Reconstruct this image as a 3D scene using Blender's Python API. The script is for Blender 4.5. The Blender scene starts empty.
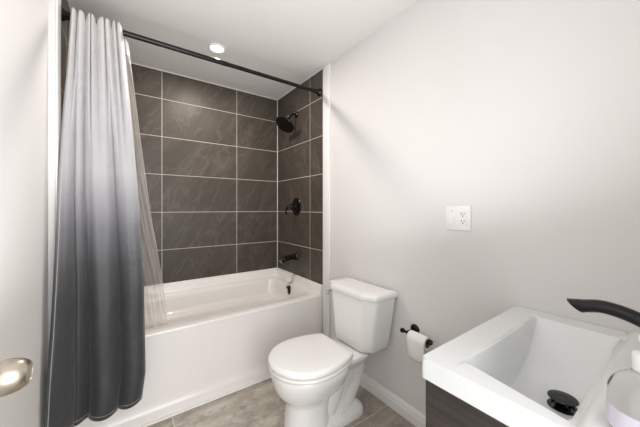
import bpy, bmesh, math, random
from mathutils import Vector, Matrix
PI = math.pi
random.seed(7)
scn = bpy.context.scene
COL = scn.collection

# ------------------------------------------------------------------ camera
cam_d = bpy.data.cameras.new('camera')
cam_d.sensor_width = 36.0
cam_d.sensor_fit = 'HORIZONTAL'
cam_d.lens = 273.0 / 640.0 * 36.0
cam_d.shift_y = -5.5 / 640.0
cam_d.clip_start = 0.02
cam = bpy.data.objects.new('camera', cam_d)
COL.objects.link(cam)
CAM_H = 1.174
cam.location = (0.0, 0.0, CAM_H)
cam.rotation_euler = (PI / 2, 0, -math.radians(35.7))
scn.camera = cam

# ------------------------------------------------------------------ world, lights, exposure
scn.view_settings.view_transform = 'Standard'
scn.view_settings.look = 'None'
scn.view_settings.gamma = 1.0
scn.view_settings.exposure = 0.37
scn.view_settings.use_curve_mapping = False
world = bpy.data.worlds.new('world')
scn.world = world
world.use_nodes = True
bg = world.node_tree.nodes['Background']
bg.inputs[0].default_value = (0.98, 0.99, 1.0, 1)
bg.inputs[1].default_value = 1.5


def area(name, loc, rot, sx, sy, power, col=(1, 1, 1), shape='RECTANGLE'):
    l = bpy.data.lights.new(name, 'AREA')
    l.shape = shape
    l.size = sx
    l.size_y = sy
    l.energy = power
    l.color = col
    o = bpy.data.objects.new(name, l)
    o.location = loc
    o.rotation_euler = rot
    COL.objects.link(o)
    return o


# daylight coming down the hall and through the open doorway
area('hall_daylight', (0.24, -0.95, 1.30), (PI / 2, 0, 0), 1.0, 1.8, 23.0, (0.985, 0.99, 1.0))
# unseen upward fill, added to brighten the ceiling and soften the room light
fill = area('ceiling_fill', (0.38, 0.55, 0.95), (PI - math.radians(16), 0, 0), 0.95, 0.95, 7.5, (0.985, 0.99, 1.0))
fill.data.spread = math.radians(165)
# the recessed downlight over the tub
ZC_LAMP = 2.2795
area('tub_downlight', (0.527, 1.963, ZC_LAMP), (0, 0, 0), 0.070, 0.070, 8.5, (1.0, 0.92, 0.83), 'DISK')

# ------------------------------------------------------------------ room numbers (metres)
XR, XL, XLO = 1.288, -0.245, -0.266
YB, YN = 2.544, -0.03
YT = 1.74                     # front of the tub alcove
ZC = 2.288
TILE0 = 0.555                 # lower edge of the wall tile


# ------------------------------------------------------------------ material helpers
def srgb(r, g, b):
    def f(c):
        c /= 255.0
        return c / 12.92 if c <= 0.04045 else ((c + 0.055) / 1.055) ** 2.4
    return (f(r), f(g), f(b), 1.0)


class NT:
    def __init__(self, name):
        self.m = bpy.data.materials.new(name)
        self.m.use_nodes = True
        self.t = self.m.node_tree
        self.b = self.t.nodes['Principled BSDF']

    def n(self, typ, **kw):
        nd = self.t.nodes.new(typ)
        for k, v in kw.items():
            setattr(nd, k, v)
        return nd

    def link(self, a, b):
        self.t.links.new(a, b)

    def val(self, sock, v):
        if hasattr(v, 'is_output'):
            self.link(v, sock)
        else:
            sock.default_value = v

    def math(self, op, a, b=0.0, c=None):
        nd = self.n('ShaderNodeMath', operation=op)
        self.val(nd.inputs[0], a)
        self.val(nd.inputs[1], b)
        if c is not None:
            self.val(nd.inputs[2], c)
        return nd.outputs[0]

    def mix(self, fac, a, b, mode='MIX'):
        nd = self.n('ShaderNodeMix', data_type='RGBA', blend_type=mode)
        self.val(nd.inputs['Factor'], fac)
        self.val(nd.inputs[6], a)
        self.val(nd.inputs[7], b)
        return nd.outputs[2]

    def noise(self, vec, scale, detail=4, rough=0.55, dist=0.0):
        nd = self.n('ShaderNodeTexNoise')
        nd.inputs['Scale'].default_value = scale
        nd.inputs['Detail'].default_value = detail
        nd.inputs['Roughness'].default_value = rough
        nd.inputs['Distortion'].default_value = dist
        if vec is not None:
            self.link(vec, nd.inputs['Vector'])
        return nd.outputs['Fac']

    def ramp(self, fac, stops):
        nd = self.n('ShaderNodeValToRGB')
        cr = nd.color_ramp
        while len(cr.elements) < len(stops):
            cr.elements.new(0.5)
        for e, (p, c) in zip(cr.elements, stops):
            e.position = p
            e.color = c
        self.link(fac, nd.inputs[0])
        return nd.outputs[0]

    def bump(self, h, strength=0.2, dist=0.01):
        nd = self.n('ShaderNodeBump')
        nd.inputs['Strength'].default_value = strength
        nd.inputs['Distance'].default_value = dist
        self.link(h, nd.inputs['Height'])
        self.link(nd.outputs[0], self.b.inputs['Normal'])
        return nd

    def pos(self):
        return self.n('ShaderNodeTexCoord').outputs['Object']

    def sep(self, v):
        s = self.n('ShaderNodeSeparateXYZ')
        self.link(v, s.inputs[0])
        return s.outputs

    def comb(self, x, y, z):
        s = self.n('ShaderNodeCombineXYZ')
        for i, v in enumerate((x, y, z)):
            self.val(s.inputs[i], v)
        return s.outputs[0]

    def set(self, **kw):
        for k, v in kw.items():
            self.val(self.b.inputs[k.replace('_', ' ')], v)


def simple(name, col, rough=0.5, metal=0.0, var=0.03, vscale=9.0, bump=0.0, bscale=60.0, coat=0.0, **kw):
    k = NT(name)
    p = k.pos()
    f = k.noise(p, vscale)
    dark = tuple(c * (1 - var) for c in col[:3]) + (1,)
    lite = tuple(min(1, c * (1 + var)) for c in col[:3]) + (1,)
    k.set(Base_Color=k.mix(f, dark, lite), Roughness=rough, Metallic=metal, Coat_Weight=coat, **kw)
    if bump:
        k.bump(k.noise(p, bscale), bump, 0.002)
    return k.m


def grid_line(k, c, off, period, half):
    """1 on a joint line of a regular grid, 0 elsewhere; second value is the cell index"""
    q = k.math('DIVIDE', k.math('SUBTRACT', c, off), period)
    cell = k.math('FLOOR', q)
    fr = k.math('SUBTRACT', q, cell)
    d = k.math('MULTIPLY', k.math('SUBTRACT', 0.5, k.math('ABSOLUTE', k.math('SUBTRACT', fr, 0.5))), period)
    m = k.n('ShaderNodeMapRange', interpolation_type='SMOOTHSTEP')
    k.link(d, m.inputs[0])
    m.inputs[1].default_value = half * 0.7
    m.inputs[2].default_value = half * 1.3
    m.inputs[3].default_value = 1.0
    m.inputs[4].default_value = 0.0
    return m.outputs[0], cell


def slate_tile(name, axis, off):
    k = NT(name)
    p = k.pos()
    s = k.sep(p)
    h = s[axis]
    l1, c1 = grid_line(k, h, off, 0.6126, 0.0021)
    l2, c2 = grid_line(k, s[2], 0.833, 0.3065, 0.0021)
    line = k.math('MAXIMUM', l1, l2)
    wn = k.n('ShaderNodeTexWhiteNoise', noise_dimensions='2D')
    k.link(k.comb(c1, c2, 0), wn.inputs['Vector'])
    r = wn.outputs['Value']
    shift = k.math('MULTIPLY', r, 37.0)
    # diagonal slate cleaving, different on every tile
    a = k.math('ADD', k.math('MULTIPLY', h, 0.80), k.math('MULTIPLY', s[2], -0.55))
    b = k.math('ADD', k.math('MULTIPLY', h, 0.55), k.math('MULTIPLY', s[2], 0.80))
    vec = k.comb(k.math('ADD', k.math('MULTIPLY', b, 0.8), shift), k.math('ADD', k.math('MULTIPLY', a, 2.2), shift), shift)
    n1 = k.noise(vec, 3.2, 9, 0.68, 0.5)
    n2 = k.noise(vec, 26.0, 7, 0.7, 0.4)
    veins = k.noise(vec, 2.0, 7, 0.62, 0.9)
    v = k.math('ABSOLUTE', k.math('SUBTRACT', veins, 0.5))
    vm = k.n('ShaderNodeMapRange')
    k.link(v, vm.inputs[0])
    vm.inputs[1].default_value = 0.0
    vm.inputs[2].default_value = 0.015
    vm.inputs[3].default_value = 1.0
    vm.inputs[4].default_value = 0.0
    base = k.ramp(n1, [(0.28, srgb(66, 60, 53)), (0.5, srgb(79, 72, 64)), (0.72, srgb(95, 88, 79))])
    base = k.mix(k.math('MULTIPLY', n2, 0.45), base, srgb(70, 63, 58))
    base = k.mix(k.math('MULTIPLY', vm.outputs[0], 0.17), base, srgb(150, 140, 131))
    base = k.mix(line, base, srgb(205, 196, 187))
    k.set(Base_Color=base, Specular_IOR_Level=0.32, Roughness=k.math('ADD', 0.43, k.math('MULTIPLY', line, 0.4)))
    hgt = k.math('SUBTRACT', k.math('ADD', k.math('MULTIPLY', n1, 0.6), k.math('MULTIPLY', n2, 0.25)), k.math('MULTIPLY', line, 0.6))
    k.bump(hgt, 0.3, 0.005)
    return k.m


def floor_tile():
    k = NT('floor_tile')
    p = k.pos()
    s = k.sep(p)
    l1, c1 = grid_line(k, s[0], 0.22, 0.612, 0.0022)
    l2, c2 = grid_line(k, s[1], 1.086, 1.224, 0.0022)
    line = k.math('MAXIMUM', l1, l2)
    wn = k.n('ShaderNodeTexWhiteNoise', noise_dimensions='2D')
    k.link(k.comb(c1, c2, 0), wn.inputs['Vector'])
    sh = k.math('MULTIPLY', wn.outputs['Value'], 23.0)
    vec = k.comb(k.math('ADD', s[0], sh), k.math('ADD', k.math('MULTIPLY', s[1], 1.6), sh), sh)
    n1 = k.noise(vec, 3.2, 8, 0.65, 0.8)
    n2 = k.noise(vec, 16.0, 6, 0.7, 0.3)
    n3 = k.noise(vec, 6.5, 9, 0.72, 1.6)
    n4 = k.noise(vec, 60.0, 4, 0.7, 0.2)
    base = k.ramp(n1, [(0.3, srgb(142, 133, 122)), (0.5, srgb(168, 159, 147)), (0.68, srgb(192, 184, 173))])
    lm = k.n('ShaderNodeMapRange')
    k.link(n3, lm.inputs[0])
    lm.inputs[1].default_value = 0.50
    lm.inputs[2].default_value = 0.66
    base = k.mix(k.math('MULTIPLY', lm.outputs[0], 0.55), base, srgb(212, 207, 199))
    dm = k.n('ShaderNodeMapRange')
    k.link(n2, dm.inputs[0])
    dm.inputs[1].default_value = 0.52
    dm.inputs[2].default_value = 0.68
    base = k.mix(k.math('MULTIPLY', dm.outputs[0], 0.6), base, srgb(112, 105, 96))
    base = k.mix(k.math('MULTIPLY', k.math('SUBTRACT', n4, 0.35), 0.5), base, srgb(120, 113, 105))
    base = k.mix(line, base, srgb(214, 208, 199))
    k.set(Base_Color=base, Roughness=0.42)
    k.bump(k.math('SUBTRACT', n2, line), 0.12, 0.003)
    return k.m


def dark_wood():
    k = NT('espresso_wood')
    s = k.sep(k.pos())
    vec = k.comb(k.math('MULTIPLY', s[0], 1.2), k.math('MULTIPLY', s[1], 1.2), k.math('MULTIPLY', s[2], 26.0))
    n = k.noise(vec, 2.2, 7, 0.6, 0.7)
    base = k.ramp(n, [(0.3, srgb(50, 45, 42)), (0.5, srgb(60, 54, 51)), (0.72, srgb(73, 66, 62))])
    k.set(Base_Color=base, Roughness=0.3)
    k.bump(n, 0.06, 0.001)
    return k.m


def curtain_mat():
    k = NT('ombre_fabric')
    uv = k.n('ShaderNodeTexCoord').outputs['UV']
    s = k.sep(uv)
    col = k.ramp(s[1], [(0.0, srgb(50, 53, 55)), (0.27, srgb(57, 59, 61)), (0.36, srgb(73, 74, 76)), (0.45, srgb(108, 108, 112)), (0.52, srgb(148, 147, 151)),
                        (0.60, srgb(180, 179, 182)), (0.72, srgb(188, 187, 190)), (0.85, srgb(200, 198, 199)), (1.0, srgb(216, 213, 211))])
    weave = k.noise(k.pos(), 900.0, 2)
    col = k.mix(k.math('MULTIPLY', weave, 0.12), col, (0.02, 0.02, 0.02, 1))
    # stitched hem running up the near edge and along the bottom
    e1 = k.math('LESS_THAN', k.math('ABSOLUTE', k.math('SUBTRACT', s[0], 0.034)), 0.0036)
    e2 = k.math('LESS_THAN', k.math('ABSOLUTE', k.math('SUBTRACT', s[1], 0.009)), 0.0007)
    e3 = k.math('LESS_THAN', k.math('ABSOLUTE', k.math('SUBTRACT', s[0], 0.985)), 0.0018)
    d1 = k.math('LESS_THAN', k.math('FRACT', k.math('MULTIPLY', s[1], 260.0)), 0.65)
    d2 = k.math('LESS_THAN', k.math('FRACT', k.math('MULTIPLY', s[0], 120.0)), 0.65)
    st = k.math('MAXIMUM', k.math('MULTIPLY', k.math('MAXIMUM', e1, e3), d1), k.math('MULTIPLY', e2, d2))
    col = k.mix(k.math('MULTIPLY', st, 0.7), col, srgb(205, 203, 198))
    k.set(Base_Color=col, Roughness=0.55, Sheen_Weight=0.15)
    wr = k.noise(k.pos(), 14.0, 4, 0.5, 0.8)
    k.bump(wr, 0.4, 0.016)
    return k.m


def liner_mat():
    k = NT('clear_vinyl')
    t = k.n('ShaderNodeBsdfTransparent')
    t.inputs[0].default_value = (0.97, 0.96, 0.94, 1)
    k.set(Base_Color=srgb(236, 231, 226), Roughness=0.25, Transmission_Weight=0.0)
    tl = k.n('ShaderNodeBsdfTranslucent')
    tl.inputs[0].default_value = srgb(238, 234, 229)
    a = k.n('ShaderNodeMixShader')
    a.inputs[0].default_value = 0.4
    k.link(k.b.outputs[0], a.inputs[1])
    k.link(tl.outputs[0], a.inputs[2])
    s = k.sep(k.n('ShaderNodeTexCoord').outputs['UV'])
    vec = k.comb(k.math('MULTIPLY', s[0], 30.0), k.math('MULTIPLY', s[1], 7.0), 0.0)
    n = k.noise(vec, 1.0, 4, 0.6, 0.6)
    op = k.math('ADD', 0.22, k.math('MULTIPLY', n, 0.36))
    # the reinforced top band is opaque
    op = k.math('MAXIMUM', op, k.math('MULTIPLY', k.math('GREATER_THAN', s[1], 0.955), 0.9))
    hem = k.math('MULTIPLY', k.math('GREATER_THAN', s[0], 0.985), 0.55)
    op = k.math('MAXIMUM', op, hem)
    b = k.n('ShaderNodeMixShader')
    k.link(op, b.inputs[0])
    k.link(t.outputs[0], b.inputs[1])
    k.link(a.outputs[0], b.inputs[2])
    k.link(b.outputs[0], k.t.nodes['Material Output'].inputs[0])
    k.bump(n, 0.3, 0.01)
    return k.m


def glass_mat(name, col, rough=0.02, ior=1.45):
    k = NT(name)
    p = k.pos()
    k.set(Base_Color=k.mix(k.noise(p, 30.0), col, tuple(c * 0.985 for c in col[:3]) + (1,)), Roughness=rough, IOR=ior, Transmission_Weight=1.0)
    return k.m


def emit_mat(name, col, strength):
    k = NT(name)
    p = k.pos()
    k.set(Base_Color=(1, 1, 1, 1), Emission_Color=k.mix(k.noise(p, 20), col, col), Emission_Strength=strength)
    return k.m


M = {}
M['wall'] = simple('wall_paint', srgb(226, 224, 222), 0.6, var=0.008, vscale=3.0, bump=0.04, bscale=240)
M['ceiling'] = simple('ceiling_paint', srgb(229, 226, 224), 0.75, var=0.008, vscale=3.0)
M['trim'] = simple('trim_paint', srgb(240, 239, 237), 0.35, var=0.01)
M['door'] = simple('door_paint', srgb(235, 234, 232), 0.4, var=0.01)
M['tile_back'] = slate_tile('slate_tile_back', 0, 0.251)
M['tile_side'] = slate_tile('slate_tile_side', 1, 1.938)
M['floor'] = floor_tile()
M['acrylic'] = simple('tub_acrylic', srgb(238, 234, 231), 0.24, var=0.008, coat=0.3)
M['ceramic'] = simple('vitreous_china', srgb(240, 239, 237), 0.08, var=0.006, coat=0.4)
M['seat'] = simple('seat_plastic', srgb(243, 242, 240), 0.18, var=0.006)
M['sink'] = simple('sink_ceramic', srgb(229, 231, 231), 0.07, var=0.006, coat=0.4)
M['bronze'] = simple('oil_rubbed_bronze', srgb(34, 31, 30), 0.24, 0.6, var=0.15)
M['black'] = simple('matte_black_metal', srgb(17, 17, 18), 0.34, 0.2, var=0.12)
M['gunmetal'] = simple('dark_chrome', srgb(60, 62, 64), 0.16, 0.9, var=0.1)
M['chrome'] = simple('chrome', srgb(215, 215, 215), 0.1, 1.0, var=0.02)
M['nickel'] = simple('brushed_nickel', srgb(196, 186, 174), 0.33, 1.0, var=0.05, vscale=25)
M['wood'] = dark_wood()
M['edge'] = simple('white_edging', srgb(214, 212, 209), 0.4, var=0.02)
M['curtain'] = curtain_mat()
M['liner'] = liner_mat()
M['plate'] = simple('plate_plastic', srgb(240, 239, 237), 0.3, var=0.008)
M['slot'] = simple('slot_shadow_plastic', srgb(40, 37, 34), 0.6)
M['paper'] = simple('tissue_paper', srgb(240, 238, 235), 0.9, var=0.015, bump=0.15, bscale=350)
M['card'] = simple('cardboard', srgb(150, 128, 104), 0.85, var=0.06)
M['bottle'] = glass_mat('clear_pet', (0.985, 0.985, 0.99, 1), 0.03, 1.25)
M['label'] = simple('lilac_label', srgb(222, 217, 232), 0.45, var=0.03)
M['pump'] = simple('pump_plastic', srgb(240, 240, 240), 0.35, var=0.01)
M['lamp'] = emit_mat('lamp_diffuser', (1.0, 0.86, 0.66, 1), 2.0)
M['caulk'] = simple('caulk', srgb(240, 236, 231), 0.5, var=0.01)


# ------------------------------------------------------------------ mesh helpers
def obj(name, bm, mats, parent=None, sharp=35.0, smooth=True):
    bmesh.ops.recalc_face_normals(bm, faces=bm.faces[:])
    me = bpy.data.meshes.new(name)
    o = bpy.data.objects.new(name, me)
    COL.objects.link(o)
    off = Vector((0, 0, 0))
    p = parent
    while p is not None:
        off += p.location
        p = p.parent
    if off.length:
        bmesh.ops.translate(bm, verts=bm.verts[:], vec=-off)
    bm.to_mesh(me)
    bm.free()
    for m in (mats if isinstance(mats, (list, tuple)) else [mats]):
        me.materials.append(m)
    if smooth:
        for f in me.polygons:
            f.use_smooth = True
        me.set_sharp_from_angle(angle=math.radians(sharp))
    if parent is not None:
        o.parent = parent
    return o


def thing(name, label, cat, loc, group=None):
    o = bpy.data.objects.new(name, None)
    o.empty_display_size = 0.05
    COL.objects.link(o)
    o.location = loc
    return tag(o, label, cat, group)


def tag(o, label, cat, group=None):
    o['label'] = label
    o['category'] = cat
    if group:
        o['group'] = group
    return o


def struct(name, bm, mats, parent=None, **kw):
    o = obj(name, bm, mats, parent, **kw)
    if parent is None:
        o['kind'] = 'structure'
    return o


def box(bm, x0, x1, y0, y1, z0, z1, mi=0, bevel=0.0, seg=2):
    v = [bm.verts.new((x, y, z)) for x in (x0, x1) for y in (y0, y1) for z in (z0, z1)]
    idx = [(0, 1, 3, 2), (4, 6, 7, 5), (0, 4, 5, 1), (2, 3, 7, 6), (0, 2, 6, 4), (1, 5, 7, 3)]
    fs = []
    for q in idx:
        f = bm.faces.new([v[i] for i in q])
        f.material_index = mi
        fs.append(f)
    if bevel:
        es = list({e for f in fs for e in f.edges})
        bmesh.ops.bevel(bm, geom=es, offset=bevel, segments=seg, profile=0.5, affect='EDGES')
    return v


def loft(bm, rings, cap0=True, cap1=True, closed=True, mi=0):
    R = [[bm.verts.new(p) for p in r] for r in rings]
    n = len(R[0])
    for a, b in zip(R, R[1:]):
        for i in range(n if closed else n - 1):
            j = (i + 1) % n
            try:
                f = bm.faces.new((a[i], a[j], b[j], b[i]))
                f.material_index = mi
            except ValueError:
                pass
    if cap0:
        bm.faces.new(R[0][::-1]).material_index = mi
    if cap1:
        bm.faces.new(R[-1]).material_index = mi
    return R


def round_poly(pts, r, seg=4):
    """2-D polygon with rounded corners (same vertex count for every radius)"""
    out = []
    n = len(pts)
    for i in range(n):
        p0, p, p1 = Vector(pts[i - 1]), Vector(pts[i]), Vector(pts[(i + 1) % n])
        rr = r[i] if isinstance(r, (list, tuple)) else r
        d0, d1 = (p0 - p), (p1 - p)
        l0, l1 = d0.length, d1.length
        d0.normalize()
        d1.normalize()
        ang = d0.angle(d1)
        t = min(rr / math.tan(ang / 2), l0 * 0.49, l1 * 0.49)
        a, b = p + d0 * t, p + d1 * t
        for k in range(seg + 1):
            s = k / seg
            q = (1 - s) ** 2 * a + 2 * s * (1 - s) * p + s * s * b
            out.append((q.x, q.y))
    return out


def rrect(x0, x1, y0, y1, z, r, seg=6):
    return [(x, y, z) for x, y in round_poly([(x0, y0), (x1, y0), (x1, y1), (x0, y1)], r, seg)]


def catmull(pts, sub=8):
    P = [Vector(p) for p in pts]
    P = [P[0] * 2 - P[1]] + P + [P[-1] * 2 - P[-2]]
    out = []
    for i in range(1, len(P) - 2):
        for k in range(sub):
            t = k / sub
            out.append(0.5 * ((2 * P[i]) + (-P[i - 1] + P[i + 1]) * t + (2 * P[i - 1] - 5 * P[i] + 4 * P[i + 1] - P[i + 2]) * t * t
                              + (-P[i - 1] + 3 * P[i] - 3 * P[i + 1] + P[i + 2]) * t ** 3))
    out.append(P[-2].copy())
    return out


def tube(bm, pts, rad, seg=16, cap=True, squash=1.0, up=(0, 0, 1)):
    P = [Vector(p) for p in pts]
    n = len(P)
    rings = []
    side = None
    for i in range(n):
        t = (P[min(i + 1, n - 1)] - P[max(i - 1, 0)]).normalized()
        if side is None:
            u = Vector(up)
            if abs(t.dot(u)) > 0.95:
                u = Vector((1, 0, 0)) if abs(t.x) < 0.9 else Vector((0, 1, 0))
            side = t.cross(u).normalized()
        else:
            side = (side - t * side.dot(t)).normalized()
        w = side.cross(t).normalized()
        r = rad[i] if isinstance(rad, (list, tuple)) else rad
        rings.append([P[i] + side * (r * math.cos(2 * PI * k / seg)) + w * (r * squash * math.sin(2 * PI * k / seg)) for k in range(seg)])
    loft(bm, rings, cap, cap)


def lathe(bm, profile, origin=(0, 0, 0), axis=(0, 0, 1), seg=32):
    """profile = [(radius, distance along the axis)]"""
    q = Vector((0, 0, 1)).rotation_difference(Vector(axis).normalized())
    o = Vector(origin)
    rings = []
    for r, h in profile:
        rings.append([o + q @ Vector((max(r, 1e-5) * math.cos(2 * PI * k / seg), max(r, 1e-5) * math.sin(2 * PI * k / seg), h)) for k in range(seg)])
    loft(bm, rings, True, True)


def lerp_tab(tab, t):
    for (a, va), (b, vb) in zip(tab, tab[1:]):
        if t <= b:
            s = 0 if b == a else max(0, (t - a) / (b - a))
            return va + (vb - va) * s
    return tab[-1][1]


def smooth_tab(tab, t):
    for (a, va), (b, vb) in zip(tab, tab[1:]):
        if t <= b:
            s = max(0.0, (t - a) / (b - a))
            s = s * s * (3 - 2 * s)
            return va + (vb - va) * s
    return tab[-1][1]


NEW = bmesh.new

# ================================================================== SETTING
bm = NEW()
box(bm, XLO - 0.12, XR + 0.12, -1.6, YB + 0.12, -0.08, 0.0)
struct('floor', bm, M['floor'], smooth=False)
bm = NEW()
box(bm, XLO - 0.12, XR + 0.12, YN - 0.12, YB + 0.12, ZC, ZC + 0.08)
struct('ceiling', bm, M['ceiling'], smooth=False)
bm = NEW()
box(bm, XL - 0.12, XR + 0.12, YB, YB + 0.12, 0.0, ZC)
struct('wall_back', bm, M['tile_back'], smooth=False)
bm = NEW()
box(bm, XR, XR + 0.12, YN - 0.12, 1.75, 0.0, ZC, 0)
box(bm, XR, XR + 0.12, 1.75, YB, 0.0, ZC, 1)
struct('wall_right', bm, [M['wall'], M['tile_side']], smooth=False)
bm = NEW()
box(bm, XLO - 0.12, XLO, YN - 0.12, 1.65, 0.0, ZC, 0)
box(bm, XLO - 0.12, XL, 1.65, YT, 0.0, ZC, 0)
box(bm, XLO - 0.12, XL, YT, YB, 0.0, ZC, 1)
struct('wall_left', bm, [M['wall'], M['tile_side']], smooth=False)
bm = NEW()
box(bm, XLO, -0.24, YN - 0.12, YN, 0.0, ZC)
box(bm, 0.60, XR, YN - 0.12, YN, 0.0, ZC)
box(bm, -0.24, 0.60, YN - 0.12, YN, 2.06, ZC)
struct('wall_near', bm, M['wall'], smooth=False)

# white strips that finish the tile at both ends of the alcove
bm = NEW()
box(bm, XR - 0.012, XR, 1.655, YT + 0.001, 0.0, ZC - 0.001, 0, 0.004, 2)
struct('trim_1', bm, M['trim'])
bm = NEW()
box(bm, XL, XL + 0.008, 1.651, YT - 0.002, 0.0, ZC - 0.001, 0, 0.003, 2)
struct('trim_2', bm, M['trim'])
# bright bead along the tile top and in the tile corners
bm = NEW()
c = 0.005
box(bm, XL, XR, YB - c, YB, ZC - c, ZC)
box(bm, XR - c, XR, YT, YB, ZC - c, ZC)
box(bm, XL, XL + c, YT, YB, ZC - c, ZC)
box(bm, XR - c, XR, YB - c, YB, TILE0, ZC)
box(bm, XL, XL + c, YB - c, YB, TILE0, ZC)
box(bm, XL, XR, YB - c, YB, TILE0 - 0.002, TILE0 + c)
box(bm, XR - c, XR, YT, YB, TILE0 - 0.002, TILE0 + c)
struct('trim_3', bm, M['caulk'], smooth=False)


def baseboard(name, wallx, sign, y0, y1):
    bm = NEW()
    prof = [(0, 0), (0.015, 0), (0.015, 0.050), (0.012, 0.054), (0.012, 0.066), (0.006, 0.076), (0.004, 0.082), (0, 0.082)]
    loft(bm, [[(wallx + sign * a, y, z) for a, z in prof] for y in (y0, y1)])
    return struct(name, bm, M['trim'], sharp=20)


baseboard('baseboard_right', XR, -1, YN, 1.655)
baseboard('baseboard_left', XLO, 1, 0.85, 1.65)

# the open door, swung back along the left wall
dr = bpy.data.objects.new('door_1', None)
COL.objects.link(dr)
dr.location = (-0.235, 0.0, 0.0)
dr['kind'] = 'structure'
bm = NEW()
box(bm, -0.264, -0.232, 0.0, 0.832, 0.012, 2.04, 0, 0.0015, 1)
obj('door_leaf', bm, M['door'], dr)
bm = NEW()
KY, KZ, KX = 0.770, 0.852, -0.232
lathe(bm, [(0.0, 0.0), (0.033, 0.0), (0.033, 0.004), (0.027, 0.008), (0.014, 0.010), (0.012, 0.018), (0.0145, 0.024), (0.023, 0.030), (0.0295, 0.038), (0.0318, 0.046),
           (0.0320, 0.054), (0.0308, 0.062), (0.0280, 0.071), (0.0235, 0.0785), (0.0190, 0.0825), (0.0172, 0.0830), (0.0165, 0.0815), (0.0, 0.0815)], (KX, KY, KZ), (1, 0, 0), 48)
obj('door_knob', bm, M['nickel'], dr, sharp=50)


# ================================================================== BATHTUB
tub = thing('bathtub', 'white alcove bathtub with a plain front apron against the dark tile', 'bathtub', (0.52, 2.14, 0))
bm = NEW()
RZ = 0.487
rings = []


def orect(y0, z, ins=0.0, r=0.006):
    return rrect(XL + 0.001 + ins, XR - 0.001 - ins, y0, YB - 0.002 - ins, z, r, 8)


for y0, z in [(1.742, 0.0), (1.742, 0.056), (1.7435, 0.062), (1.747, 0.070), (1.7505, 0.080), (1.753, 0.095), (1.7535, 0.115), (1.745, 0.460), (1.743, 0.468), (1.742, 0.472), (1.742, 0.480)]:
    rings.append(orect(y0, z))
rings.append(orect(1.7435, 0.4853))
rings.append(orect(1.7485, RZ, 0.003))
inner = [(0.0, RZ, 0.10), (0.006, RZ - 0.003, 0.10), (0.012, RZ - 0.012, 0.10), (0.018, RZ - 0.04, 0.10), (0.024, 0.365, 0.11), (0.030, 0.346, 0.11), (0.042, 0.337, 0.12), (0.074, 0.332, 0.13),
         (0.086, 0.324, 0.13), (0.093, 0.305, 0.13), (0.108, 0.19, 0.14), (0.125, 0.14, 0.14), (0.17, 0.115, 0.14), (0.24, 0.110, 0.08)]
for ins, z, r in inner:
    lx = 2.0 if z < 0.45 else 1.0
    rings.append(rrect(XL + 0.085 + ins * lx, XR - 0.060 - ins, 1.832 + ins * 0.8, 2.478 - ins, z, r, 8))
loft(bm, rings, True, True)
obj('basin', bm, M['acrylic'], tub, sharp=40)
bm = NEW()
fl = [(0.001, TILE0 - 0.002), (0.018, TILE0 - 0.002), (0.022, TILE0 - 0.006), (0.026, RZ + 0.022), (0.031, RZ + 0.009), (0.042, RZ + 0.0015), (0.050, RZ - 0.001), (0.001, RZ - 0.001)]
loft(bm, [[(x, YB - a, z) for a, z in fl] for x in (XL + .001, XR - .001)])
loft(bm, [[(XR - a, y, z) for a, z in fl] for y in (1.7445, YB - .001)])
loft(bm, [[(XL + a, y, z) for a, z in fl] for y in (1.7445, YB - .001)])
obj('wall_flange', bm, M['acrylic'], tub, sharp=40)
bm = NEW()
ox, oy, oz = XR - 0.060 - 0.0185, 2.155, 0.437
loft(bm, [[(ox - d + 0.02 * math.sin(a) * .045 , oy + w * math.cos(a), oz + hgt * math.sin(a)) for a in [2 * PI * q / 28 for q in range(28)]]
          for d, w, hgt in ((-.006, .022, .040), (.004, .022, .040), (.010, .019, .036), (.013, .012, .027), (.014, .004, .012))])
tube(bm, catmull([(ox - .010, oy, oz + .012), (ox - .020, oy, oz + .020), (ox - .026, oy, oz + .034), (ox - .024, oy, oz + .044)], 4), .0055, 10)
obj('overflow_drain', bm, M['bronze'], tub)
bm = NEW()
box(bm, XL + 0.01, XR - 0.014, 1.727, 1.7425, 0.0, 0.012, 0, 0.005, 2)
obj('caulk_bead', bm, M['caulk'], tub)


# ================================================================== TOILET
TY = 1.22
toi = thing('toilet', 'white two-piece toilet with closed round lid beside the tub', 'toilet', (0.90, TY, 0))


def egg(xf, xr, hw, z, nf=2.1, nr=3.0, cx=None, n=48):
    cx = xf + (xr - xf) * 0.52 if cx is None else cx
    out = []
    for i in range(n):
        a = 2 * PI * i / n
        ca, sa = math.cos(a), math.sin(a)
        e = nr if ca > 0 else nf
        L = (xr - cx) if ca > 0 else (cx - xf)
        out.append((cx + L * math.copysign(abs(ca) ** (2 / e), ca), TY + hw * math.copysign(abs(sa) ** (2 / e), sa), z))
    return out


bm = NEW()
loft(bm, [egg(.660, .905, .106, 0.0), egg(.660, .905, .106, 0.012), egg(.666, .90, .101, 0.03), egg(.670, .895, .098, 0.10), egg(.674, .90, .097, 0.165), egg(.668, .91, .102, 0.188),
          egg(.652, .94, .116, 0.208), egg(.630, .97, .137, 0.232), egg(.612, .99, .155, 0.262), egg(.601, 1.0, .168, 0.298), egg(.597, 1.0, .179, 0.324), egg(.596, 1.0, .181, 0.342),
          egg(.600, 1.0, .177, 0.352), egg(.612, .99, .165, 0.357)], True, True)
# the shelf the tank stands on
loft(bm, [rrect(0.90, 1.120, TY - .085, TY + .085, 0.270, .04), rrect(0.90, 1.130, TY - .105, TY + .105, 0.300, .04), rrect(0.90, 1.140, TY - .120, TY + .120, 0.320, .04),
          rrect(0.90, 1.145, TY - .128, TY + .128, 0.335, .04), rrect(0.90, 1.145, TY - .128, TY + .128, 0.348, .04), rrect(0.905, 1.14, TY - .124, TY + .124, 0.353, .04)])
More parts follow.
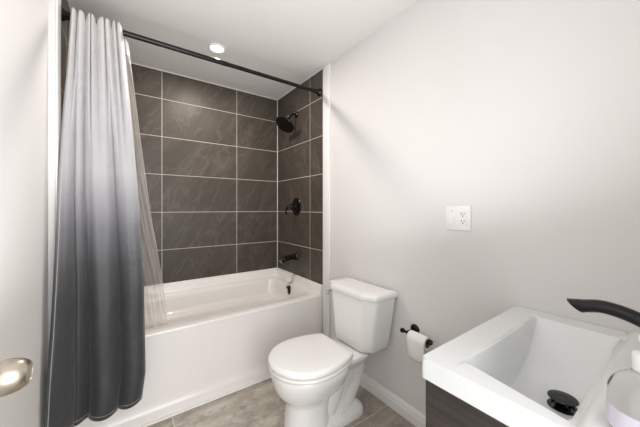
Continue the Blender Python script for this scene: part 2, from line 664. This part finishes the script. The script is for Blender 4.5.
# rear column and foot
loft(bm, [rrect(0.80, 1.140, TY - .104, TY + .104, 0.0, .07), rrect(0.80, 1.140, TY - .104, TY + .104, 0.022, .07), rrect(0.81, 1.134, TY - .096, TY + .096, 0.040, .07),
          rrect(0.84, 1.105, TY - .066, TY + .066, 0.060, .05), rrect(0.84, 1.105, TY - .056, TY + .056, 0.12, .05), rrect(0.84, 1.14, TY - .058, TY + .058, 0.165, .05),
          rrect(0.84, 1.170, TY - .066, TY + .066, 0.20, .05), rrect(0.84, 1.178, TY - .070, TY + .070, 0.24, .05), rrect(0.84, 1.165, TY - .078, TY + .078, 0.275, .05), rrect(0.84, 1.145, TY - .085, TY + .085, 0.30, .05)])
# trapway moulding bulging from the sides
pt = catmull([(0.90, TY, 0.05), (0.935, TY, 0.12), (0.975, TY, 0.20), (1.02, TY, 0.243), (1.075, TY, 0.235), (1.095, TY, 0.175), (1.06, TY, 0.11), (1.02, TY, 0.05)], 6)
tube(bm, pt, 0.070, 20, squash=1.0)
obj('bowl', bm, M['ceramic'], toi, sharp=50)

def lid_ring(d, z, xf=.586, xr=1.0, hw=.195, cx=.785, rear=.300):
    xf, xr, hw = xf + d, xr - d, hw - d
    rear -= d
    side = []
    for i in range(19):
        a = PI / 2 * i / 18
        side.append((cx - (cx - xf) * math.cos(a), hw * math.sin(a)))
    for i in range(1, 13):
        x = cx + (xr - .014 - cx) * i / 12
        side.append((x, hw * math.sqrt(max(0, 1 - ((x - cx) / rear) ** 2))))
    wr = side[-1][1]
    for i in range(1, 5):
        a = PI / 2 * i / 4
        side.append((xr - .014 + .014 * math.sin(a), wr - .016 * (1 - math.cos(a)) - .004 * i / 4))
    ring = [(x, TY + y, z) for x, y in side]
    ring += [(x, TY - y, z) for x, y in side[:0:-1]]
    return ring


bm = NEW()
loft(bm, [lid_ring(.012, .3575), lid_ring(.003, .3595), lid_ring(.001, .3645), lid_ring(.003, .3715), lid_ring(.010, .3745)])
obj('seat', bm, M['seat'], toi, sharp=60)
bm = NEW()


loft(bm, [lid_ring(.012, .3775), lid_ring(.003, .3795), lid_ring(0, .385), lid_ring(.001, .3975), lid_ring(.008, .405), lid_ring(.025, .4075), lid_ring(.08, .409), lid_ring(.14, .4095)])
obj('seat_lid', bm, M['seat'], toi, sharp=60)
for s in (-1, 1):
    bm = NEW()
    tube(bm, [(1.008, TY + s * .055, .378), (1.008, TY + s * .095, .378)], 0.012, 16)
    box(bm, .993, 1.017, TY + s * .075 - .018, TY + s * .075 + .018, .3525, .376, 0, .003, 2)
    obj('seat_hinge', bm, M['seat'], toi)


def tankring(hw, ch, xe, xf, xb, z, r):
    return [(x, y, z) for x, y in round_poly([(xb, TY - hw), (xb, TY + hw), (xe, TY + hw), (xf, TY + ch), (xf, TY - ch), (xe, TY - hw)], r, 5)]


bm = NEW()
R = [.02, .02, .03, .03, .03, .03]
loft(bm, [tankring(.135, .090, 1.140, 1.105, 1.235, .356, R), tankring(.156, .105, 1.122, 1.084, 1.252, .360, R), tankring(.164, .110, 1.114, 1.075, 1.258, .371, R),
          tankring(.169, .113, 1.112, 1.073, 1.260, .42, R), tankring(.190, .123, 1.109, 1.069, 1.268, .56, R), tankring(.206, .130, 1.107, 1.066, 1.270, .665, R)])
obj('tank', bm, M['ceramic'], toi, sharp=50)
bm = NEW()
R2 = [.015, .015, .022, .03, .03, .022]
loft(bm, [tankring(.203, .130, 1.107, 1.065, 1.272, .662, R2), tankring(.211, .134, 1.101, 1.058, 1.274, .665, R2), tankring(.213, .135, 1.099, 1.056, 1.275, .670, R2),
          tankring(.213, .135, 1.099, 1.056, 1.275, .685, R2), tankring(.210, .133, 1.102, 1.059, 1.273, .693, R2), tankring(.202, .128, 1.110, 1.068, 1.268, .6965, R2),
          tankring(.15, .09, 1.15, 1.11, 1.24, .699, R2)])
obj('tank_lid', bm, M['ceramic'], toi, sharp=50)
bm = NEW()
lathe(bm, [(0, 0), (0.015, 0), (0.015, 0.005), (0.009, 0.008), (0.008, 0.016), (0, 0.016)], (1.132, TY + .199, .628), (0, 1, 0), 20)
tube(bm, catmull([(1.132, TY + .214, .628), (1.115, TY + .216, .626), (1.100, TY + .216, .620), (1.092, TY + .214, .614)], 5), [.006] * 5 + [.007] * 5 + [.011] * 6, 12)
obj('flush_lever', bm, M['chrome'], toi)
for s in (-1, 1):
    bm = NEW()
    lathe(bm, [(0, 0), (0.013, 0), (0.013, 0.006), (0.010, 0.013), (0.004, 0.017), (0, 0.0175)], (0.975, TY + s * .086, .040), (0, s * 0.2, 1), 20)
    obj('bolt_cap', bm, M['seat'], toi)


# ================================================================== VANITY
SX0, SX1, SY0, SY1, SZ, ST = 0.637, 1.286, -0.028, 0.430, 0.782, 0.053
vc = thing('vanity_cabinet', 'dark espresso wood vanity cabinet under the white sink top', 'cabinet', (0.96, 0.2, 0))
bm = NEW()
zt = SZ - ST - 0.001
box(bm, 0.646, 0.664, -0.026, 0.403, 0.09, zt)
box(bm, 1.266, 1.284, -0.026, 0.403, 0.09, zt)
box(bm, 0.664, 1.266, -0.026, 0.403, 0.09, 0.108)
box(bm, 0.664, 1.266, -0.026, -0.018, 0.108, zt)
obj('carcass', bm, M['wood'], vc, smooth=False)
bm = NEW()
box(bm, 0.655, 1.28, -0.02, 0.36, 0.0, 0.09)
obj('plinth', bm, M['wood'], vc, smooth=False)
for a, b, hx in ((0.646, 0.963, 0.94), (0.967, 1.284, 0.99)):
    bm = NEW()
    box(bm, a, b, 0.404, 0.423, 0.10, SZ - ST - 0.006, 0, 0.0015, 1)
    d = obj('door', bm, M['wood'], vc, smooth=False)
    bm = NEW()
    tube(bm, catmull([(hx, .423, .60), (hx, .445, .60), (hx, .447, .54), (hx, .445, .48), (hx, .423, .48)], 5), .005, 10)
    obj('handle', bm, M['black'], d)

# moulded sink top
sk = thing('vanity_sink', 'white rectangular moulded sink top with a sunken basin', 'sink', (0.96, 0.2, SZ - ST))
BX0, BX1, BYF, BYB = 0.708, 1.211, 0.352, 0.138
XC, HA = (BX0 + BX1) / 2, (BX1 - BX0) / 2
DMAX = 0.142


def basin_left(y):
    """the left edge of the basin swings outward towards the back"""
    q = max(0.0, min(1.0, (y - 0.14) / 0.21))
    return 0.664 + (BX0 - 0.664) * q


def basin_depth(x, left):
    t = (x - XC) / (HA if x > XC else XC - left)
    t = min(1, abs(t))
    return DMAX * (1 - t ** 1.85)


xs = [SX0, SX0 + .010, SX0 + .018] + [BX0 - .006] + [BX0 + (BX1 - BX0) * (0.5 - 0.5 * math.cos(PI * i / 48)) for i in range(49)] + [BX1 + .006, SX1 - .04, SX1 - .014, SX1]
prof = [(SY1, 0, 0), (SY1 - .014, 0, 0), (BYF + .03, 0, 0), (BYF + .004, 0, 0), (BYF, .004, 0), (BYF - .003, .04, 1), (BYF - .007, .5, 1), (BYF - .0125, .93, 1), (BYF - .018, 1.0, 1),
        (BYF - .05, 1.0, 1), (0.27, 1.0, 1), (0.235, 1.02, 1), (0.20, 1.02, 1), (BYB + .022, 0.97, 1), (BYB + .014, .90, 1), (BYB + .006, .45, 1), (BYB + .001, .03, 1), (BYB - .004, .004, 0), (BYB - .010, -.002, 2),
        (BYB - .016, -.009, 2), (BYB - .024, -.012, 2), (BYB - .05, -.012, 2), (BYB - .10, -.012, 2), (SY0 + .014, -.012, 2), (SY0, -.012, 2)]
bm = NEW()
G = []
for y, f, kind in prof:
    row = []
    left = basin_left(y)
    for jx, x in enumerate(xs):
        inb = BX0 - 1e-6 <= x <= BX1 + 1e-6
        if jx == 3:
            x = left - .005
        elif inb and x < XC:
            x = XC - (XC - x) * (XC - left) / (XC - BX0)
        if kind == 1:
            z = -basin_depth(x, left) * f if inb else 0.0
        elif kind == 2:
            z = -f
        else:
            z = -f if (inb and kind == 0) else 0.0
        row.append(bm.verts.new((x, y, SZ + z)))
    G.append(row)
for i in range(len(prof) - 1):
    for j in range(len(xs) - 1):
        bm.faces.new((G[i][j], G[i][j + 1], G[i + 1][j + 1], G[i + 1][j]))
per = G[0][:] + [r[-1] for r in G[1:]] + G[-1][-2::-1] + [r[0] for r in G[-2:0:-1]]
low = [bm.verts.new((v.co.x, v.co.y, SZ - ST)) for v in per]
n = len(per)
for i in range(n):
    j = (i + 1) % n
    bm.faces.new((per[i], per[j], low[j], low[i]))
bm.faces.new(low)
bm.edges.ensure_lookup_table()
pset = set(per)
corner = [G[0][0], G[0][-1], G[-1][0], G[-1][-1]]
es = []
for e in bm.edges:
    a, b = e.verts
    if a in pset and b in pset and (abs(a.co.x - b.co.x) < 1e-6 and abs(a.co.x - SX0) < 1e-6 or abs(a.co.x - b.co.x) < 1e-6 and abs(a.co.x - SX1) < 1e-6
                                    or abs(a.co.y - b.co.y) < 1e-6 and (abs(a.co.y - SY0) < 1e-6 or abs(a.co.y - SY1) < 1e-6)):
        es.append(e)
    elif (a in corner or b in corner) and abs(a.co.z - b.co.z) > 0.03:
        es.append(e)
bmesh.ops.bevel(bm, geom=es, offset=0.0085, segments=4, profile=0.5, affect='EDGES')
bm.normal_update()
bmesh.ops.delete(bm, geom=[f for f in bm.faces if len(f.verts) > 30], context='FACES_ONLY')
obj('sink_top', bm, M['sink'], sk, sharp=40)
DX, DY = 0.9575, 0.215
DZ = SZ - DMAX * 1.02
bm = NEW()
lathe(bm, [(0, 0.001), (0.024, 0.001), (0.0245, 0.0045), (0.028, 0.0055), (0.0325, 0.0035), (0.0335, 0.0), (0.0335, -0.004), (0, -0.004)], (DX, DY, DZ + .001), (0, 0, 1), 36)
ring = obj('drain_ring', bm, M['gunmetal'], sk)
bm = NEW()
lathe(bm, [(0, 0.0), (0.007, 0.0), (0.007, 0.020), (0.020, 0.0205), (0.0315, 0.0235), (0.0325, 0.0248), (0.0315, 0.0262), (0.018, 0.0278), (0.010, 0.0276), (0.0085, 0.0262), (0, 0.0262)], (DX, DY, DZ + .002), (0, 0, 1), 36)
for k in range(4):
    a = PI / 4 + k * PI / 2
    box(bm, DX + .016 * math.cos(a) - .003, DX + .016 * math.cos(a) + .003, DY + .016 * math.sin(a) - .003, DY + .016 * math.sin(a) + .003, DZ + .001, DZ + .023)
obj('drain_stopper', bm, M['gunmetal'], sk)

# faucet
fz = SZ + .012
fa = thing('sink_faucet', 'matte black sink faucet with a long curved spout over the basin', 'faucet', (0.96, 0.02, fz))
bm = NEW()
lathe(bm, [(0, 0), (0.027, 0), (0.027, 0.005), (0.024, 0.008), (0.021, 0.012), (0.0195, 0.05), (0.0185, 0.085), (0.014, 0.10), (0, 0.104)], (0.96, 0.022, fz), (0, 0, 1), 28)
obj('faucet_body', bm, M['black'], fa, sharp=50)
bm = NEW()
sp = catmull([(0.96, 0.022, 0.848), (0.96, 0.036, 0.880), (0.96, 0.062, 0.9075), (0.96, 0.085, 0.9192), (0.96, 0.115, 0.9277), (0.96, 0.145, 0.9298), (0.96, 0.172, 0.9235)], 8)
rad = [0.0168 for i in range(len(sp))]
P = [Vector(p) for p in sp]
rings = []
SEG = 24
for i, p in enumerate(P):
    t = (P[min(i + 1, len(P) - 1)] - P[max(i - 1, 0)]).normalized()
    sd = Vector((1, 0, 0))
    w = sd.cross(t).normalized()
    if w.z < 0:
        w = -w
    rings.append([p + sd * rad[i] * math.cos(2 * PI * k / SEG) + w * rad[i] * 0.93 * math.sin(2 * PI * k / SEG) for k in range(SEG)])
# outlet cut on a slant: the upper lip reaches further than the lower one
tz, ty = 0.9205, 0.172
rings.append([Vector((0.96 + 0.0160 * math.cos(2 * PI * k / SEG), ty + 0.0185 + 0.0170 * math.sin(2 * PI * k / SEG), tz - 0.0015 + 0.0140 * math.sin(2 * PI * k / SEG))) for k in range(SEG)])
rings.append([Vector((0.96 + 0.0140 * math.cos(2 * PI * k / SEG), ty + 0.0200 + 0.0150 * math.sin(2 * PI * k / SEG), tz - 0.0030 + 0.0125 * math.sin(2 * PI * k / SEG))) for k in range(SEG)])
loft(bm, rings)
obj('spout', bm, M['black'], fa, sharp=50)
bm = NEW()
tube(bm, catmull([(0.978, 0.022, 0.845), (1.005, 0.022, 0.852), (1.03, 0.024, 0.862), (1.052, 0.026, 0.874)], 5), [.009] * 8 + [.007] * 8, 14)
obj('lever', bm, M['black'], fa)

# soap bottle
BX, BY, BZ = 0.702, 0.0545, SZ + .012
sb = thing('soap_bottle', 'clear plastic soap bottle with white pump on the sink corner', 'bottle', (BX, BY, BZ))
bm = NEW()
lathe(bm, [(0, .003), (.026, .0015), (.037, .0), (.0415, .004), (.043, .012), (.043, .062), (.0415, .074), (.036, .087), (.027, .097), (.018, .104), (.0135, .108), (.0125, .116), (0, .116)], (BX, BY, BZ), (0, 0, 1), 40)
obj('bottle_body', bm, M['bottle'], sb, sharp=60)
bm = NEW()
NL = 40
loft(bm, [[(BX + .0434 * math.cos(2 * PI * k / NL), BY + .0434 * math.sin(2 * PI * k / NL), BZ + z) for k in range(NL // 4, NL * 3 // 4 + 1)] for z in (.010, .044)], False, False, closed=False)
obj('label', bm, M['label'], sb)
bm = NEW()
lathe(bm, [(0, .108), (.0130, .108), (.0135, .110), (.0135, .134), (.0125, .137), (.0045, .138), (.0035, .140), (.0035, .156), (.0055, .157), (.006, .166), (.004, .168), (0, .168)], (BX, BY, BZ), (0, 0, 1), 28)
tube(bm, [(BX, BY, BZ + .162), (BX + .002, BY - .02, BZ + .162), (BX + .003, BY - .034, BZ + .158)], [.005, .0045, .004], 12)
obj('pump', bm, M['pump'], sb, sharp=50)


# ================================================================== WALL FITTINGS BY THE TOILET
PX, PYC, PZ = XR, 0.669, 1.1275
op = thing('wall_outlet', 'white double wall plate with a rocker switch and an outlet', 'outlet', (PX, PYC, PZ))
bm = NEW()
box(bm, PX - .0075, PX, PYC - .060, PYC + .060, PZ - .059, PZ + .059, 0, .003, 3)
obj('wall_plate', bm, M['plate'], op, sharp=40)
bm = NEW()
yy = PYC + .026
box(bm, PX - .0090, PX - .004, yy - .0165, yy + .0165, PZ - .034, PZ + .034, 0, .001, 1)
sw = obj('switch_frame', bm, M['plate'], op)
bm = NEW()
loft(bm, [[(PX - .0086, yy - .0105, PZ - .029), (PX - .0086, yy + .0105, PZ - .029), (PX - .0086, yy + .0105, PZ + .029), (PX - .0086, yy - .0105, PZ + .029)],
          [(PX - .0150, yy - .0100, PZ - .028), (PX - .0150, yy + .0100, PZ - .028), (PX - .0100, yy + .0100, PZ + .027), (PX - .0100, yy - .0100, PZ + .027)]])
obj('rocker_switch', bm, M['plate'], sw, smooth=False)
bm = NEW()
box(bm, PX - .0094, PX - .0084, yy - .004, yy + .004, PZ + .0292, PZ + .0312)
obj('indicator_slot', bm, M['slot'], sw, smooth=False)
yy = PYC - .026
bm = NEW()
box(bm, PX - .0090, PX - .004, yy - .0165, yy + .0165, PZ - .034, PZ + .034, 0, .001, 1)
rc = obj('receptacle', bm, M['plate'], op)
for zz in (PZ + .017, PZ - .017):
    for dy, hh in ((.0065, .0042), (-.0065, .0036)):
        bm = NEW()
        box(bm, PX - .0094, PX - .0086, yy + dy - .0013, yy + dy + .0013, zz + .003 - hh, zz + .003 + hh)
        obj('slot', bm, M['slot'], rc, smooth=False)
    bm = NEW()
    lathe(bm, [(0, 0), (.0028, 0), (.0028, .0008), (0, .0008)], (PX - .0086, yy, zz - .0075), (-1, 0, 0), 12)
    obj('ground_hole', bm, M['slot'], rc)

# toilet paper holder
HX, HZ = XR - .068, 0.515
hp = thing('paper_holder', 'black wall-mounted toilet paper holder between toilet and sink', 'paper holder', (XR, 0.86, HZ))
YP = 0.905                                              # the post
bm = NEW()
lathe(bm, [(0, 0), (.027, 0), (.027, .005), (.022, .010), (.012, .014), (0, .014)], (XR, YP, HZ), (-1, 0, 0), 28)
obj('wall_flange', bm, M['bronze'], hp)
bm = NEW()
tube(bm, [(XR - .010, YP, HZ), (HX - .004, YP, HZ)], .0085, 16)
obj('post', bm, M['bronze'], hp)
bm = NEW()
tube(bm, [(HX, YP + .030, HZ), (HX, 0.773, HZ)], .0075, 16)
obj('bar', bm, M['bronze'], hp)
for y0, dy in ((YP + .022, 1), (0.780, -1)):
    bm = NEW()
    lathe(bm, [(0, 0), (.0085, 0), (.0125, .003), (.0125, .014), (.0105, .017), (0, .017)], (HX, y0, HZ), (0, dy, 0), 20)
    obj('end_cap', bm, M['bronze'], hp)
pr = thing('toilet_paper', 'nearly empty toilet paper roll hanging on the black holder', 'toilet paper', (HX, 0.835, HZ))
RY0, RY1 = 0.784, 0.886
rc_z = HZ + .0076 - .0205
bm = NEW()
ro, ri = .030, .0225
loft(bm, [[(HX + r * math.cos(2 * PI * k / 36), y, rc_z + r * math.sin(2 * PI * k / 36)) for k in range(36)] for r, y in ((ri, RY0), (ro, RY0), (ro, RY1), (ri, RY1), (ri, RY0))], False, False)
obj('roll', bm, M['paper'], pr, sharp=50)
bm = NEW()
loft(bm, [[(HX + r * math.cos(2 * PI * k / 36), y, rc_z + r * math.sin(2 * PI * k / 36)) for k in range(36)] for r, y in ((.0213, RY0 + .001), (.0224, RY0 + .001), (.0224, RY1 - .001), (.0213, RY1 - .001), (.0213, RY0 + .001))], False, False)
obj('core', bm, M['card'], pr, sharp=50)
bm = NEW()
rows = []
for i in range(26):
    t = i / 25
    if t < 0.4:
        a = math.radians(60 + 120 * t / 0.4)
        x, z = HX + (ro + .0012) * math.cos(a), rc_z + (ro + .0012) * math.sin(a)
    else:
        q = (t - 0.4) / 0.6
        x, z = HX - ro - .0012 + 0.012 * q * q, rc_z - 0.092 * q
    rows.append((x, z))
NY = 10
F = [[(x - .0015 * math.sin(7 * j / NY + 3 * i / 25.), RY0 + (RY1 - RY0) * j / NY, z - (0.012 * math.sin(PI * j / NY * 0.9) * max(0, i - 18) / 7)) for j in range(NY + 1)] for i, (x, z) in enumerate(rows)]
V = [[bm.verts.new(p) for p in r] for r in F]
for i in range(len(V) - 1):
    for j in range(NY):
        bm.faces.new((V[i][j], V[i][j + 1], V[i + 1][j + 1], V[i + 1][j]))
o = obj('loose_sheet', bm, M['paper'], pr, sharp=70)
md = o.modifiers.new('thickness', 'SOLIDIFY')
md.thickness = 0.0008
md.offset = 0


# ================================================================== SHOWER FITTINGS
SYF = 2.160
sh = thing('overhead_shower', 'dark bronze round shower head on a short arm by the ceiling', 'shower head', (XR, SYF, 2.03))
bm = NEW()
lathe(bm, [(0, 0), (.030, 0), (.029, .006), (.020, .014), (.012, .018), (0, .018)], (XR, SYF, 2.030), (-1, 0, 0), 28)
obj('wall_flange', bm, M['bronze'], sh)
bm = NEW()
tube(bm, catmull([(XR - .01, SYF, 2.030), (XR - .04, SYF, 2.028), (XR - .070, SYF, 2.000), (XR - .094, SYF, 1.958)], 6), .0095, 16)
obj('arm', bm, M['bronze'], sh)
bm = NEW()
ax = Vector((-0.60, -0.14, -0.79)).normalized()
o0 = Vector((XR - .092, SYF, 1.960))
lathe(bm, [(0, -.006), (.013, -.004), (.018, .004), (.018, .016), (.013, .024), (.016, .032), (.032, .038), (.062, .044), (.084, .048), (.088, .052), (.088, .060), (.084, .064), (.070, .0645), (0, .0645)], o0, ax, 40)
hd = obj('head', bm, M['bronze'], sh)
bm = NEW()
u = ax.orthogonal().normalized()
w = ax.cross(u)
for rr, cnt in ((.016, 6), (.036, 12), (.060, 18)):
    for k in range(cnt):
        a = 2 * PI * k / cnt
        lathe(bm, [(0, 0), (.0022, 0), (.0016, .0022), (0, .0024)], o0 + ax * .0643 + u * rr * math.cos(a) + w * rr * math.sin(a), ax, 6)
obj('spray_nozzles', bm, M['black'], hd)

sv = thing('shower_valve', 'dark bronze round shower valve with lever on the side tile wall', 'valve', (XR, SYF, 1.186))
bm = NEW()
lathe(bm, [(0, 0), (.080, 0), (.081, .003), (.076, .009), (.055, .013), (.036, .015), (.034, .022), (0, .022)], (XR, SYF, 1.186), (-1, 0, 0), 40)
obj('escutcheon', bm, M['bronze'], sv)
bm = NEW()
lathe(bm, [(0, .018), (.027, .018), (.025, .040), (.023, .062), (.018, .070), (0, .072)], (XR, SYF, 1.186), (-1, 0, 0), 28)
tube(bm, catmull([(XR - .056, SYF, 1.186), (XR - .078, SYF + .012, 1.184), (XR - .090, SYF + .026, 1.168), (XR - .094, SYF + .032, 1.138), (XR - .092, SYF + .034, 1.118)], 6), [.013] * 8 + [.010] * 8 + [.0085] * 9, 14)
obj('lever_handle', bm, M['bronze'], sv)

ts = thing('tub_spout', 'dark bronze tub spout low on the side tile wall', 'spout', (XR, SYF, 0.722))
bm = NEW()
lathe(bm, [(0, 0), (.036, 0), (.036, .004), (.030, .012), (.026, .020), (0, .020)], (XR, SYF, 0.728), (-1, 0, 0), 28)
obj('wall_flange', bm, M['bronze'], ts)
bm = NEW()
tube(bm, catmull([(XR - .005, SYF, .728), (XR - .05, SYF, .730), (XR - .10, SYF, .724), (XR - .14, SYF, .712), (XR - .162, SYF, .696)], 6), [.026] * 6 + [.024] * 6 + [.0225] * 6 + [.021] * 7, 20)
obj('spout_body', bm, M['bronze'], ts)


# ================================================================== ROD, CURTAIN, LINER
RY, RZC = 1.795, 2.109
rod = thing('curtain_rod', 'dark bronze shower curtain rod spanning the tub alcove', 'curtain rod', (0.52, RY, RZC))
bm = NEW()
tube(bm, [(XL + .02, RY, RZC), (0.55, RY, RZC)], .0145, 20)
tube(bm, [(0.54, RY, RZC), (XR - .02, RY, RZC)], .0130, 20)
obj('tube', bm, M['bronze'], rod)
for x, d in ((XL, 1), (XR, -1)):
    bm = NEW()
    lathe(bm, [(0, 0), (.030, 0), (.031, .004), (.028, .010), (.020, .020), (.017, .036), (.0155, .050), (0, .050)], (x, RY, RZC), (d, 0, 0), 28)
    obj('end_flange', bm, M['bronze'], rod)

ZT, ZB = RZC + .022, 0.205
LX = [(0, -0.207), (0.08, -0.214), (0.3, -0.232), (0.5, -0.2335), (0.66, -0.2365), (1.0, -0.257)]
LY = [(0, 1.776), (0.15, 1.765), (0.3, 1.735), (0.5, 1.635), (0.66, 1.585), (1.0, 1.505)]
RX = [(0, -0.006), (0.12, 0.012), (0.3, 0.040), (0.5, 0.066), (0.7, 0.084), (0.93, 0.090), (1.0, 0.074)]
RYT = [(0, 1.776), (0.3, 1.755), (0.6, 1.715), (1.0, 1.690)]
MYT = [(0, 1.776), (0.3, 1.745), (0.6, 1.690), (1.0, 1.652)]


def lobes(s, n, sharp, ph=0.0):
    return abs(math.sin(PI * (n * s + ph))) ** sharp


def curtain_point(s, t):
    x0, x1 = lerp_tab(LX, t), lerp_tab(RX, t)
    yl, ym, yr = lerp_tab(LY, t), lerp_tab(MYT, t), lerp_tab(RYT, t)
    y = yl + (ym - yl) * min(1, s / 0.34) if s < 0.34 else ym + (yr - ym) * (s - 0.34) / 0.66
    b = t * t * (3 - 2 * t)
    # gathered pleats at the rod open out into broad folds towards the hem
    sw = s + 0.016 * math.sin(15 * s + 0.7)
    top = lobes(sw, 8.0, 0.7)
    g = max(0.0, min(1.0, (t - 0.48) / 0.5))
    cuts = [0.0, 0.167 + 0.073 * g, 0.27 + 0.105 * g, 0.69 + 0.02 * g, 1.0]
    hts = [0.85, 0.30 + 0.2 * (1 - g), 1.0, 0.9]
    low = 0.0
    for a, b2, hh in zip(cuts, cuts[1:], hts):
        if a <= s <= b2:
            q = (s - a) / (b2 - a)
            if b2 == 1.0:
                q *= 0.86
            elif a == 0.0:
                q = 0.12 + 0.88 * q
            low = hh * (math.sin(PI * q) ** 0.55) * (1 - 0.10 * math.exp(-((q - 0.5) / 0.12) ** 2) * (1 - g))
    w1 = max(0.0, 1 - t / 0.42)
    w1 = w1 * w1 * (3 - 2 * w1)
    amp = top * w1 * (0.030 + 0.03 * t) + low * (1 - w1) * (0.052 + 0.012 * g)
    y -= amp
    x = x0 + (x1 - x0) * s
    # folds lean over one another a little
    x += 0.008 * math.sin(2 * PI * 4 * s) * (1 - abs(2 * s - 1)) * (1 - t)
    y -= 0.004 * math.sin(31 * t + 5 * s) * t
    z = ZT + (ZB - ZT) * t
    if t < 0.03:
        z += -0.034 * (1 - t / 0.03) * (1 - top) ** 1.5
    z += 0.012 * math.sin(5.5 * s + 0.6) * t
    return (x, y, z)


def sheet(name, fn, ns, nt, mat, label, cat, loc, thick):
    bm = NEW()
    uvl = bm.loops.layers.uv.new('UVMap')
    V = [[bm.verts.new(fn(i / ns, j / nt)) for i in range(ns + 1)] for j in range(nt + 1)]
    for j in range(nt):
        for i in range(ns):
            f = bm.faces.new((V[j][i], V[j][i + 1], V[j + 1][i + 1], V[j + 1][i]))
            for lp, (a, b) in zip(f.loops, ((i, j), (i + 1, j), (i + 1, j + 1), (i, j + 1))):
                lp[uvl].uv = (a / ns, 1 - b / nt)
    bmesh.ops.translate(bm, verts=bm.verts[:], vec=-Vector(loc))
    me = bpy.data.meshes.new(name)
    bm.to_mesh(me)
    bm.free()
    o = bpy.data.objects.new(name, me)
    COL.objects.link(o)
    o.location = loc
    me.materials.append(mat)
    for p in me.polygons:
        p.use_smooth = True
    if thick:
        md = o.modifiers.new('thickness', 'SOLIDIFY')
        md.thickness = thick
        md.offset = 0
    return tag(o, label, cat)


sheet('shower_curtain', curtain_point, 200, 130, M['curtain'], 'fabric shower curtain fading from white to charcoal bunched at left of the tub', 'curtain', (-0.07, 1.70, ZB), 0.0012)

LRX = [(0, 0.020), (0.3, 0.074), (0.6, 0.137), (0.82, 0.192), (1.0, 0.228)]


def liner_point(s, t):
    x0 = -0.205 + 0.15 * min(1, t / 0.8)
    x1 = lerp_tab(LRX, t)
    x = x0 + (x1 - x0) * s
    y = 1.814 + 0.055 * min(1, t / 0.7) + 0.022 * max(0, (t - 0.8) / 0.2)
    a = 0.011 + 0.006 * t
    y += a * math.sin(2 * PI * (7 - 2 * t) * s + 1.2 + 0.5 * math.sin(5 * t)) + 0.003 * math.sin(40 * s + 9 * t)
    z = RZC - 0.028 + (0.41 - RZC + 0.028) * t
    return (x, y, z)


sheet('curtain_liner', liner_point, 110, 70, M['liner'], 'clear vinyl curtain liner hanging inside the tub behind the curtain', 'curtain liner', (0.0, 1.85, 0.41), 0.0)

first = None
for k in range(8):
    x = -0.196 + 0.0265 * k
    if first is None:
        bm = NEW()
        tube(bm, [(x + 0.0, RY + 0.0225 * math.cos(a), RZC - 0.007 + 0.0235 * math.sin(a)) for a in [2 * PI * q / 28 for q in range(29)]], .0018, 8, False)
        bmesh.ops.translate(bm, verts=bm.verts[:], vec=-Vector((x, RY, RZC)))
        me = bpy.data.meshes.new('curtain_ring')
        bm.to_mesh(me)
        bm.free()
        me.materials.append(M['bronze'])
        for p in me.polygons:
            p.use_smooth = True
        first = bpy.data.objects.new('curtain_ring', me)
        r = first
    else:
        r = first.copy()
    COL.objects.link(r)
    r.location = (x, RY, RZC)
    tag(r, 'small dark metal ring holding the curtain top to the rod', 'curtain ring', 'curtain rings on the rod')

# ================================================================== RECESSED LIGHT
rl = thing('recessed_light', 'lit round recessed ceiling light above the tub', 'ceiling light', (0.527, 1.963, ZC))
bm = NEW()
lathe(bm, [(.041, -.001), (.057, -.001), (.058, .002), (.056, .006), (.047, .009), (.042, .006), (.041, -.001)], (0.527, 1.963, ZC), (0, 0, -1), 40)
obj('trim_ring', bm, M['trim'], rl)
bm = NEW()
lathe(bm, [(0, .0), (.0405, .0), (.0405, .004), (.034, .006), (0, .0065)], (0.527, 1.963, ZC), (0, 0, -1), 36)
obj('lens', bm, M['lamp'], rl)
